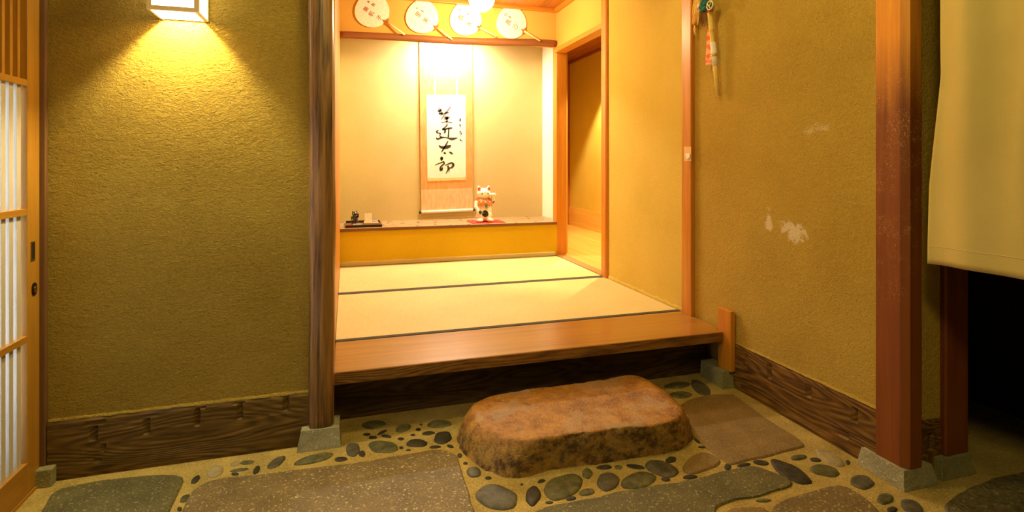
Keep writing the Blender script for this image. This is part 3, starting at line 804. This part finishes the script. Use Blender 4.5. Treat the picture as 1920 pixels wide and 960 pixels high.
for fi, ((cx, cy), (kx, ky), (hx, hy), R, txt, tpos, tsz) in enumerate(fans):
    c0 = P(cx, cy); t = thing('paper_fan', fan_labels[fi], 'fan', P(hx, hy), 'round paper fans above the alcove')
    ax = (P(hx, hy) - P(kx, ky)); ax.normalize(); sd = Vector((0, 1, 0)).cross(ax)
    mpp = (P(cx + 10, cy) - P(cx, cy)).length / 10; Rm = R * mpp
    out = []
    for k in range(48):
        th = 2 * PI * k / 48; ct, st = math.cos(th), math.sin(th)
        rr = Rm * (1.0 + .035 * math.cos(2 * th + PI) * 1 - .02 * ct + .03 * math.cos(3 * th))
        out.append(c0 + ax * rr * ct + sd * rr * st)
    bm = rings([[p + Vector((0, .003, 0)) for p in out], [p for p in out]])
    pf = obj('fan_paper', bm, M_fan, t)
    obj('fan_rim', tube(out + [out[0]], .0016, 6), M_bamboo, t, smooth=True)
    kk, hh = P(kx, ky, .006), P(hx, hy, .040)
    st0 = kk + ax * .012
    obj('fan_handle', tube([st0, st0 + (hh - st0) * .25, hh], [.0095, .0085, .0075], 10), M_bambooP, t, smooth=True)
    q = [kk - ax * .030, kk - ax * .014 + sd * .022, kk + ax * .012 + sd * .034, kk + ax * .016 + sd * .010, kk + ax * .016 - sd * .010, kk + ax * .012 - sd * .034, kk - ax * .014 - sd * .022]
    q = [p + Vector((0, -.003, 0)) for p in [kk - ax * .022, kk + ax * .002 + sd * .012, kk + ax * .006 + sd * .036, kk + ax * .022 + sd * .012, kk + ax * .022 - sd * .012, kk + ax * .006 - sd * .036, kk + ax * .002 - sd * .012]]
    bm = bmesh.new(); f = [bm.verts.new(p) for p in q]; g = [bm.verts.new(p + Vector((0, .002, 0))) for p in q]; bm.faces.new(f); bm.faces.new(g[::-1])
    for i in range(7): bm.faces.new((f[i], f[(i + 1) % 7], g[(i + 1) % 7], g[i]))
    obj('fan_collar', bm, M_collar, t)
    # writing, turned with the fan
    for ch, (tx, ty) in zip(txt, tpos):
        bm = bmesh.new()
        cu = bpy.data.curves.new('ch', 'FONT'); cu.body = ch; cu.size = 1; cu.offset = .004
        ob = bpy.data.objects.new('ch', cu); C.objects.link(ob); dg = bpy.context.evaluated_depsgraph_get()
        me = ob.evaluated_get(dg).to_mesh(); o0 = P(tx, ty, .0012); k0 = len(bm.verts)
        vs = [bm.verts.new(o0 + sd * -(v.co.x - .5) * tsz * 1.3 - ax * (v.co.y - .38) * tsz * 1.3) for v in me.vertices]
        for p in me.polygons:
            try: bm.faces.new([vs[i] for i in p.vertices])
            except ValueError: pass
        ob.evaluated_get(dg).to_mesh_clear(); bpy.data.objects.remove(ob); bpy.data.curves.remove(cu)
        obj('red_lettering', bm, M_redink, pf)
    for (ox, oy, sc, st) in smalls[fi]:
        cut = (2, 2, 1, 2)[fi]
        for part in (st[:cut], st[cut:]): obj('small_lettering', brush(part, lambda x, y: P(ox + x * sc, oy + y * sc, .0012)), M_redink, pf)

# globe lamp on the ceiling
gc = Vector((.946, 3.9, 2.268))
t = thing('pendant_lamp', 'glowing white globe lamp hanging from the wooden ceiling', 'lamp', (gc.x, gc.y, gc.z - .1))
obj('glass_globe', ellipsoid(gc, (.096, .096, .098), None, 32, 20), M_globe, t, smooth=True)
obj('ceiling_cap', lathe([(.05, 0), (.05, .022), (.03, .034)], (gc.x, gc.y, 2.366)), M_gold, t, smooth=False)

# ---- beckoning cat
def fuse(name, bm, m, parent, vox, smooth_it=6):
    o = obj(name, bm, m, parent, smooth=True)
    md = o.modifiers.new('fuse', 'REMESH'); md.mode = 'VOXEL'; md.voxel_size = vox; md.use_smooth_shade = True
    md = o.modifiers.new('soft', 'SMOOTH'); md.factor = .5; md.iterations = smooth_it
    return o


def cat_shape(k, o):
    """body of a seated cat with one raised paw, k metres per unit, base centre o; faces -Y"""
    bm = bmesh.new(); q = lambda x, y, z: (o[0] + x * k, o[1] + y * k, o[2] + z * k); s = lambda *r: tuple(v * k for v in r)
    ellipsoid(q(0, 0, .19), s(.245, .21, .20), bm); ellipsoid(q(0, .01, .33), s(.235, .20, .25), bm); ellipsoid(q(0, .01, .48), s(.215, .175, .19), bm)
    ellipsoid(q(0, -.01, .795), s(.205, .17, .165), bm); ellipsoid(q(0, -.10, .755), s(.13, .09, .085), bm)
    for e in (-1, 1):
        b = Vector(q(e * .125, .0, .89)); tip = Vector(q(e * .155, -.01, 1.03)); tube([b, b + (tip - b) * .5, tip], [.075 * k, .056 * k, .016 * k], 12, bm)
        ellipsoid(q(e * .15, -.17, .055), s(.10, .13, .06), bm)                     # hind paws
    tube([q(-.205, -.03, .58), q(-.235, -.09, .42), q(-.18, -.16, .30)], [.07 * k, .062 * k, .055 * k], 12, bm)      # lowered arm
    ellipsoid(q(-.17, -.165, .27), s(.065, .065, .06), bm)
    tube([q(.19, .0, .50), q(.255, -.06, .60), q(.245, -.11, .70), q(.235, -.14, .745)], [.075 * k, .066 * k, .056 * k, .05 * k], 12, bm)  # raised arm
    ellipsoid(q(.235, -.17, .775), s(.09, .07, .05), bm)
    ellipsoid(q(.21, .16, .13), s(.09, .12, .07), bm)
    return bm, q, s


def cat_mat(k):
    m, nt, b = mat('glazed_cat_white')
    col = None; v = coords(nt)
    spots = [(-.225, -.10, .34, .06), (.265, -.07, .56, .055), (-.245, .02, .235, .07), (.0, -.21, .24, .105), (-.15, -.19, .28, .058)]
    f = noise_t(nt, v, 20, 3); col = ramp(nt, f, [(.3, (.86, .80, .68)), (.7, (.92, .87, .77))])
    for (x, y, z, r) in spots:
        sb = nt.nodes.new('ShaderNodeVectorMath'); sb.operation = 'DISTANCE'; L(nt, v, sb.inputs[0]); sb.inputs[1].default_value = (x * k, y * k, z * k)
        w = math_n(nt, 'SUBTRACT', 1., framp(nt, sb.outputs['Value'], r * k * .9, r * k))
        col = mixc(nt, w, col, (.02, .016, .014))
    for e in (-1, 1):                                                     # red inner ears
        sb = nt.nodes.new('ShaderNodeVectorMath'); sb.operation = 'DISTANCE'; L(nt, v, sb.inputs[0]); sb.inputs[1].default_value = (e * .138 * k, -.075 * k, .93 * k)
        w = math_n(nt, 'SUBTRACT', 1., framp(nt, sb.outputs['Value'], .055 * k, .065 * k)); col = mixc(nt, w, col, (.55, .06, .02))
    L(nt, col, b.inputs['Base Color']); b.inputs['Roughness'].default_value = .25; b.inputs['Coat Weight'].default_value = .5
    return m


KC = .305; co = Vector((1.140, 4.625, .5535))
tag(obj('cat_mat', box(1.010, 1.305, 4.50, 4.74, .550, .5535), M_red, base=True), 'red square cloth under the white cat figurine', 'cloth')
t = thing('cat_figurine', 'white spotted beckoning cat figurine with orange bib', 'figurine', co)
bm, q, s = cat_shape(KC, co)
body = fuse('body', bm, cat_mat(KC), t, .0045, 5)
obj('collar', tube([q(.195 * math.cos(a), .0 + .185 * math.sin(a), .635 - .03 * -math.sin(a)) for a in [i * 2 * PI / 24 for i in range(25)]], .028 * KC, 8), plain('orange_red_collar', (.62, .10, .015), .4), t, smooth=True)
bm = bmesh.new(); G = []
for i in range(13):
    a = math.radians(-150 + i * 10); row = []
    for j in range(6):
        w = j / 5; r = (.205 + .028 * w); zz = .615 - (.14 + .025 * math.cos(i * PI / 1.5)) * w
        row.append(bm.verts.new(q(r * math.cos(a), r * math.sin(a) * .98 + .005, zz)))
    G.append(row)
for i in range(12):
    for j in range(5): bm.faces.new((G[i][j], G[i + 1][j], G[i + 1][j + 1], G[i][j + 1]))
ob = obj('bib', bm, plain('orange_bib', (.70, .20, .03), .5), t, smooth=True); md = ob.modifiers.new('thick', 'SOLIDIFY'); md.thickness = .006
for e in (-1, 0, 1): obj('bib_tassel', ellipsoid(q(e * .12, -.225 + abs(e) * .03, .565), s(.03, .02, .022)), plain('pale_gold', (.80, .62, .25), .4), t, smooth=True)
obj('name_tag', ellipsoid(q(.02, -.245, .475), s(.038, .02, .07)), plain('grey_black_tag', (.16, .16, .18), .35), t, smooth=True)
for e in (-1, 1):
    obj('eye', ellipsoid(q(e * .085, -.172, .80), s(.020, .012, .018)), M_black, t, smooth=True)
obj('nose', ellipsoid(q(0, -.192, .765), s(.016, .012, .012)), plain('pink_nose', (.75, .35, .20), .5), t, smooth=True)

# ---- tray with its small things
tx0, tx1, ty0, ty1 = -.010, .272, 4.495, 4.86
t = thing('lacquer_tray', 'black lacquer tray at the left end of the alcove shelf', 'tray', (.13, 4.68, .55))
obj('tray_base', box(tx0 + .004, tx1 - .004, ty0 + .004, ty1 - .004, .5505, .560), M_black, t)
bm = bmesh.new()
for b in ((tx0, tx1, ty0, ty0 + .006), (tx0, tx1, ty1 - .006, ty1), (tx0, tx0 + .006, ty0 + .006, ty1 - .006), (tx1 - .006, tx1, ty0 + .006, ty1 - .006)): box(*b, .5505, .571, bm)
obj('tray_rim', bm, M_black, t)
TZ = .5602
tag(obj('cat_mat', box(.018, .108, 4.58, 4.70, TZ, TZ + .003), M_red, base=True), 'small red cloth on the black tray', 'cloth')
co2 = Vector((.063, 4.645, TZ + .0032)); KB = .108
t = thing('cat_figurine', 'tiny black beckoning cat figurine on the tray', 'figurine', co2)
bm, q, s = cat_shape(KB, co2); fuse('body', bm, plain('black_glaze', (.015, .014, .016), .25, 0, .5), t, .0019, 4)
obj('collar', tube([q(.195 * math.cos(a), .185 * math.sin(a), .64) for a in [i * 2 * PI / 20 for i in range(21)]], .024 * KB, 8), M_gold, t, smooth=True)
for e in (-1, 1): obj('eye', ellipsoid(q(e * .085, -.17, .81), s(.03, .018, .028), None, 12, 8), M_cream, t, smooth=True)
tag(obj('price_card', box(.046, .114, 4.512, 4.516, TZ, TZ + .020), M_cream, base=True), 'small blank white card lying before the black cat', 'card')
t = thing('card_holder', 'little wooden block on the tray holding up a card', 'card holder', (.19, 4.62, TZ))
obj('wooden_block', box(.135, .250, 4.56, 4.70, TZ, TZ + .020), plain('light_wood_block', (.62, .36, .16), .6), t, bev=.002)
obj('block_top', box(.197, .249, 4.63, 4.70, TZ + .020, TZ + .026), plain('violet_pad', (.30, .24, .42), .6), t)
bm = frustum((.140, .198, 4.592, 4.594), (.140, .198, 4.600, 4.602), TZ + .0205, TZ + .093)
tag(obj('notice_card', bm, M_cream, base=True), 'upright white card standing on the wooden block of the tray', 'card')

# ================================================================== WALL LANTERN
lx0, lx1, ly0, ly1, lz0, lz1 = -.628, -.476, 2.062, 2.204, 1.570, 1.83
t = thing('wall_lantern', 'lit box lantern with wooden frame on the left wall', 'wall lamp', ((lx0 + lx1) / 2, ly1, lz0))
M_lf = wood('lantern_frame_wood', (.74, .54, .30), (.86, .68, .42), 'Z', 30, .5, 0, .04)
w = .0135
for x in (lx0, lx1 - w):
    for y in (ly0, ly1 - w * .5): obj('frame_upright', box(x, x + w, y, y + (w if y == ly0 else w * .5), lz0, lz1), M_lf, t)
for z in (lz0, lz1 - w):
    obj('frame_rail', box(lx0 + w, lx1 - w, ly0, ly0 + w, z, z + w), M_lf, t)
    for x in (lx0, lx1 - w): obj('frame_rail', box(x, x + w * .6, ly0 + w, ly1 - w * .5, z, z + w * .8), M_lf, t)
obj('back_plate', box(lx0 + w * .6, lx1 - w * .6, 2.1975, 2.2035, lz0 + .002, lz1), M_cream, t)
obj('paper_panel', box(lx0 + w, lx1 - w, ly0 + .004, ly0 + .006, lz0 + w, lz1 - w), M_lampaper, t)
for x in (lx0 + .003, lx1 - .005): obj('paper_panel', box(x, x + .002, ly0 + w, ly1 - w * .5, lz0 + w * .8, lz1 - w), M_lampaper, t)

# ================================================================== SLIDING DOOR
dx = -.972
t = thing('door_1', None, None, (dx, 1.7, 0)); del_keys = None
t['kind'] = 'structure'
obj('door_stile', box(dx - .030, dx, 2.113, 2.184, .012, 2.6), M_door, t, bev=.002)
obj('door_stile', box(dx - .030, dx, .90, .97, .012, 2.6), M_door, t, bev=.002)
obj('bottom_rail', box(dx - .030, dx, .97, 2.113, .012, .108), M_doorH, t)
for z in (.503, .908, 1.319): obj('door_rail', box(dx - .024, dx - .001, .97, 2.113, z - .010, z + .010), M_doorH, t)
obj('glass_pane', box(dx - .028, dx - .026, .97, 2.113, .108, 1.315), M_pane, t)
obj('wooden_panel', box(dx - .028, dx - .024, .97, 2.113, 1.325, 2.6), M_door, t)
k = 0
for i in range(26):
    y0 = 2.074 - i * .040
    obj('door_slat', box(dx - .022, dx - .010, y0, y0 + .022, .108, 1.310), M_slat, t)
    obj('upper_slat', box(dx - .022, dx - .008, y0, y0 + .014, 1.329, 2.6), M_door, t)
ya, yb = 2.130, 2.154
bm = bmesh.new()
for b in ((ya, yb, .748, .753), (ya, yb, .805, .810), (ya, ya + .004, .753, .805), (yb - .004, yb, .753, .805)): box(dx - .002, dx + .0015, *b, bm)
h = obj('finger_pull', bm, M_gold, t); obj('pull_recess', box(dx - .002, dx + .0004, ya + .004, yb - .004, .753, .805), M_blackm, h)


def stadium(yc, zc, w_, h_, x, n=24):
    out = []
    for kq in range(n):
        a = 2 * PI * kq / n; yy, zz = math.cos(a) * w_ / 2, math.sin(a) * w_ / 2
        zz += (h_ - w_) / 2 * (1 if math.sin(a) >= 0 else -1); out.append((x, yc + yy, zc + zz))
    return out


lk = obj('door_lock', rings([stadium(2.150, .655, .030, .042, dx - .001), stadium(2.150, .655, .030, .042, dx + .002), stadium(2.150, .655, .024, .036, dx + .003)]), plain('dark_bronze', (.06, .04, .02), .3, .9), t)
obj('lock_turn', rings([stadium(2.151, .653, .015, .022, dx + .002), stadium(2.151, .653, .013, .020, dx + .006)]), M_gold, lk)
struct('trim_door_track', box(-1.05, -.968, .5, 2.19, .0, .010), M_doorH)

# ================================================================== NOREN
edge = [(1736, 497), (1736, 455), (1738, 350), (1747, 240), (1757, 140), (1756, 0), (1756, -250)]
E3 = [on_x(x, y, 1.735) for x, y in edge]; E3.sort(key=lambda p: p.z)


def edge_y(z):
    for a, b in zip(E3, E3[1:]):
        if a.z <= z <= b.z: return a.y + (b.y - a.y) * (z - a.z) / (b.z - a.z)
    return E3[-1].y if z > E3[-1].z else E3[0].y


bm = bmesh.new(); G = []; nu, nv = 120, 70
for i in range(nu + 1):
    row = []; u = i / nu
    for j in range(nv + 1):
        v = j / nv; z = .749 + (2.05 - .749) * v
        y = edge_y(z) * (1 - u) + .45 * u
        amp = .009 + .014 * v
        x = 1.735 + .055 * u * 1.6 + amp * math.sin(u * 34 + 1.2 * math.sin(v * 2)) * .6 + amp * .8 * math.sin(u * 15 + 2 + v) + .004 * nz((u * 3, v * 2, 0), 2) - .008 * math.exp(-((u - .30 + .02 * v) / .025) ** 2) * v
        z += .004 * nz((u, 0, 0), 4)
        row.append(bm.verts.new((x, y, z)))
    G.append(row)
for i in range(nu):
    for j in range(nv): bm.faces.new((G[i][j], G[i + 1][j], G[i + 1][j + 1], G[i][j + 1]))
hem = [G[i][3].co.copy() for i in range(nu + 1)]
t = thing('noren_curtain', 'cream linen curtain hanging in the passage opening at right', 'curtain', (1.74, 1.0, .749))
o = obj('curtain_cloth', bm, M_noren, t, smooth=True); md = o.modifiers.new('thick', 'SOLIDIFY'); md.thickness = .0015
bm = bmesh.new(); st = [p + Vector((-.0015, 0, 0)) for p in hem]
obj('hem_seam', tube(st, .0012, 5), plain('seam_thread', (.70, .55, .27), .9), t, smooth=True)

# ================================================================== ORNAMENT ON THE RIGHT WALL
OX = 1.722
Q = lambda x, y, dx=0.: on_x(x, y, OX - dx)
t = thing('festival_ornament', 'straw and bamboo good-luck ornament hanging on the right wall', 'ornament', Q(1344, 180))
M_straw = plain('golden_straw', (.90, .58, .14), .8); M_teal = plain('teal_thread', (.01, .14, .13), .7)
rs = random.Random(3); bm = bmesh.new()
for i in range(150):
    a = Q(1303 + rs.uniform(0, 10), rs.uniform(-22, 10), rs.uniform(-.012, .012)); b = Q(1298 + rs.uniform(0, 12), rs.uniform(25, 48), rs.uniform(-.018, .012)); m_ = (a + b) / 2 + Vector((rs.uniform(-.006, .006), rs.uniform(-.010, .010), 0))
    tube([a, m_, b], .0019, 4, bm)
for i in range(10):
    a = Q(1300 + rs.uniform(0, 5), 40, .0); tube([a, Q(1300 + rs.uniform(-1, 4), 55), Q(1301 + rs.uniform(0, 4), 63 + rs.uniform(-6, 4))], .001, 4, bm)
obj('straw_tassel', bm, M_straw, t, smooth=True)
bm = bmesh.new()
for (x, y, r) in ((1318, 10, .017), (1317, 19, .013), (1324, 5, .015), (1314, 14, .012), (1322, 15, .014), (1320, 0, .016)): ellipsoid(Q(x, y, .015), (r, r, r), bm, 14, 10)
obj('teal_pompoms', bm, M_teal, t, smooth=True)
obj('white_gourd', ellipsoid(Q(1310, 11, .02), (.008, .008, .014)), M_cream, t, smooth=True)
M_gw = plain('white_green_ring', (.80, .78, .55), .6); rc = Q(1331, 10, .03)
bm = tube([rc + Vector((0, .023 * math.cos(a), .021 * math.sin(a))) for a in [i * 2 * PI / 28 for i in range(29)]], .0032, 8)
tube([rc + Vector((-.002, .018, .012)), rc + Vector((-.004, .002, -.004)), rc + Vector((-.002, -.008, -.020))], .0026, 6, bm); tube([rc + Vector((-.003, .002, -.003)), rc + Vector((-.002, -.014, .015))], .0022, 6, bm)
obj('paper_ring', bm, M_gw, t, smooth=True)
obj('ring_back', ellipsoid(rc + Vector((.006, 0, .0)), (.004, .018, .017)), plain('leaf_green', (.05, .12, .02), .7), t, smooth=True)
bm = bmesh.new()
for i in range(26):
    a = Q(1314 + rs.uniform(0, 14), 20 + rs.uniform(-2, 4), rs.uniform(0, .02)); b = Q(1312 + rs.uniform(0, 18), 36 + rs.uniform(-4, 16), rs.uniform(-.006, .02)); tube([a, (a + b) / 2 + Vector((0, rs.uniform(-.004, .004), 0)), b], .0009, 4, bm)
obj('brown_fringe', bm, plain('brown_fringe', (.28, .12, .03), .8), t, smooth=True)
obj('red_bow', ellipsoid(Q(1330, 21, .032), (.006, .010, .006)), plain('crimson', (.50, .02, .05), .6), t, smooth=True)
pa, pb_ = Q(1331, 24, .012), Q(1346.5, 180, -.012)
pl = [pa + (pb_ - pa) * f for f in (0, .20, .205, .21, .34, .66, .68, .70, 1)]
obj('bamboo_stick', tube(pl, [.0125, .0118, .0138, .0118, .0115, .0110, .0130, .0110, .0106], 12), M_bamboo, t, smooth=True)
w0, w1 = pa + (pb_ - pa) * .36, pa + (pb_ - pa) * .64
obj('paper_wrap', tube([w0, (w0 + w1) / 2 + Vector((0, 0, .01)), (w0 + w1) / 2, w1], [.0136, .0142, .0132, .0136], 12), M_cream, t, smooth=True)
cc = (w0 + w1) / 2 - Vector((0, 0, .006)); dd = (pb_ - pa).normalized()
obj('gold_band', tube([cc - dd * .006, cc + dd * .006], .0150, 12), plain('gold_foil', (.75, .50, .12), .3, .8), t, smooth=True)
# paper slip with red printing
bm = bmesh.new(); slip = [(1326, 55), (1334, 55), (1334, 120), (1322, 122)]
f = [bm.verts.new(Q(x, y, .010)) for x, y in slip]; bm.faces.new(f)
def slip_mat():
    m, nt, b = mat('red_printed_slip'); v = coords(nt, (1, 1, 1)); f_ = noise_t(nt, coords(nt, (1, .5, 1)), 42, 3, .5)
    L(nt, ramp(nt, f_, [(.40, (.78, .10, .03)), (.54, (.78, .42, .20))]), b.inputs['Base Color']); b.inputs['Roughness'].default_value = .8; return m
ob = obj('paper_slip', bm, slip_mat(), t); md = ob.modifiers.new('thick', 'SOLIDIFY'); md.thickness = .001
bm = bmesh.new(); f = [bm.verts.new(Q(x, y, -.006)) for x, y in [(1341, 30), (1352, 30), (1350, 60), (1340, 60)]]; bm.faces.new(f)
# hook taped on the wall post
t = thing('post_hook', 'small white hook taped to the slim orange wall post', 'hook', on_x(1289, 300, 1.730))
K = lambda x, y, d=0.: on_x(x, y, 1.7315 - d)
bm = bmesh.new(); f = [bm.verts.new(K(x, y, .0006)) for x, y in [(1282.5, 275), (1296, 275), (1296, 302), (1282.5, 302)]]; bm.faces.new(f)
m_, nt_, b_ = mat('clear_tape'); b_.inputs['Base Color'].default_value = (.78, .50, .24, 1); b_.inputs['Roughness'].default_value = .25
ob = obj('tape', bm, m_, t); md = ob.modifiers.new('thick', 'SOLIDIFY'); md.thickness = .0006
bm = bmesh.new(); hp = [(1285, 288), (1293, 288), (1293.5, 295), (1289, 298.5), (1286, 296)]
f = [bm.verts.new(K(x, y, .009)) for x, y in hp]; g = [bm.verts.new(K(x, y, .0005)) for x, y in hp]; bm.faces.new(f); bm.faces.new(g[::-1])
for i in range(5): bm.faces.new((f[i], f[(i + 1) % 5], g[(i + 1) % 5], g[i]))
obj('hook_body', bm, M_cream, t, bev=.001)

# ================================================================== LIGHT
def light(name, kind, loc, power, color, size=.05, rot=(0, 0, 0), **kw):
    l = bpy.data.lights.new(name, kind); l.energy = power; l.color = color
    if kind == 'AREA':
        l.size = size
        if 'size_y' in kw: l.shape = 'RECTANGLE'; l.size_y = kw['size_y']
    elif kind in ('POINT', 'SPOT'): l.shadow_soft_size = size
    if kind == 'SPOT': l.spot_size = kw.get('angle', 1.2); l.spot_blend = kw.get('blend', .5)
    o = bpy.data.objects.new(name, l); C.objects.link(o); o.location = loc; o.rotation_euler = rot; return o


WARM = (1., .74, .34); WARM2 = (1., .80, .46)
light('lantern_bulb', 'POINT', (-.552, 2.118, 1.65), 44, (1., .84, .44), .016)
light('globe_bulb', 'POINT', (gc.x, gc.y, gc.z - .14), 46, (1., .82, .42), .09)
light('alcove_tube', 'AREA', (.88, 4.785, 2.20), 42, (1., .94, .76), .40, (0, 0, 0), size_y=.08)
light('corridor_spot', 'SPOT', (2.45, 5.35, 2.33), 250, (1., .78, .38), .03, (0, 0, 0), angle=1.5, blend=.35)
light('corridor_spot_near', 'SPOT', (2.42, 4.3, 2.33), 165, (1., .78, .38), .03, (0, 0, 0), angle=1.5, blend=.35)
light('entrance_fill', 'POINT', (.30, 1.75, 2.55), 52, (1., .77, .25), .14)  # unseen fill light added to brighten the entrance walls
light('entrance_front_fill', 'AREA', (.3, .1, 2.4), 20, (1., .77, .26), .4, (.45, 0, 0))  # fill light added on the camera side for front-facing surfaces
light('daylight_behind_door', 'AREA', (dx - .25, 1.6, .8), 40, (.80, .90, 1.), 1.2, (0, -PI / 2, 0), size_y=1.4)

wd = bpy.data.worlds.new('dim_room'); wd.use_nodes = True; bpy.context.scene.world = wd
wd.node_tree.nodes['Background'].inputs[0].default_value = (1., .78, .32, 1); wd.node_tree.nodes['Background'].inputs[1].default_value = .03

# ================================================================== CAMERA
cam = bpy.data.cameras.new('camera'); cam.sensor_width = 36; cam.lens = F / 1920 * 36; cam.shift_y = -(480 - H) / 1920; cam.clip_start = .02
co_ = bpy.data.objects.new('camera', cam); C.objects.link(co_); co_.location = (0, 0, ZC); co_.rotation_euler = (PI / 2, 0, -PSI)
sc = bpy.context.scene; sc.camera = co_
sc.view_settings.view_transform = 'Standard'; sc.view_settings.look = 'None'; sc.view_settings.exposure = 0; sc.view_settings.gamma = 1
sc.cycles.use_denoising = True
sc.cycles.max_bounces = 8; sc.cycles.diffuse_bounces = 5; sc.cycles.sample_clamp_indirect = 6
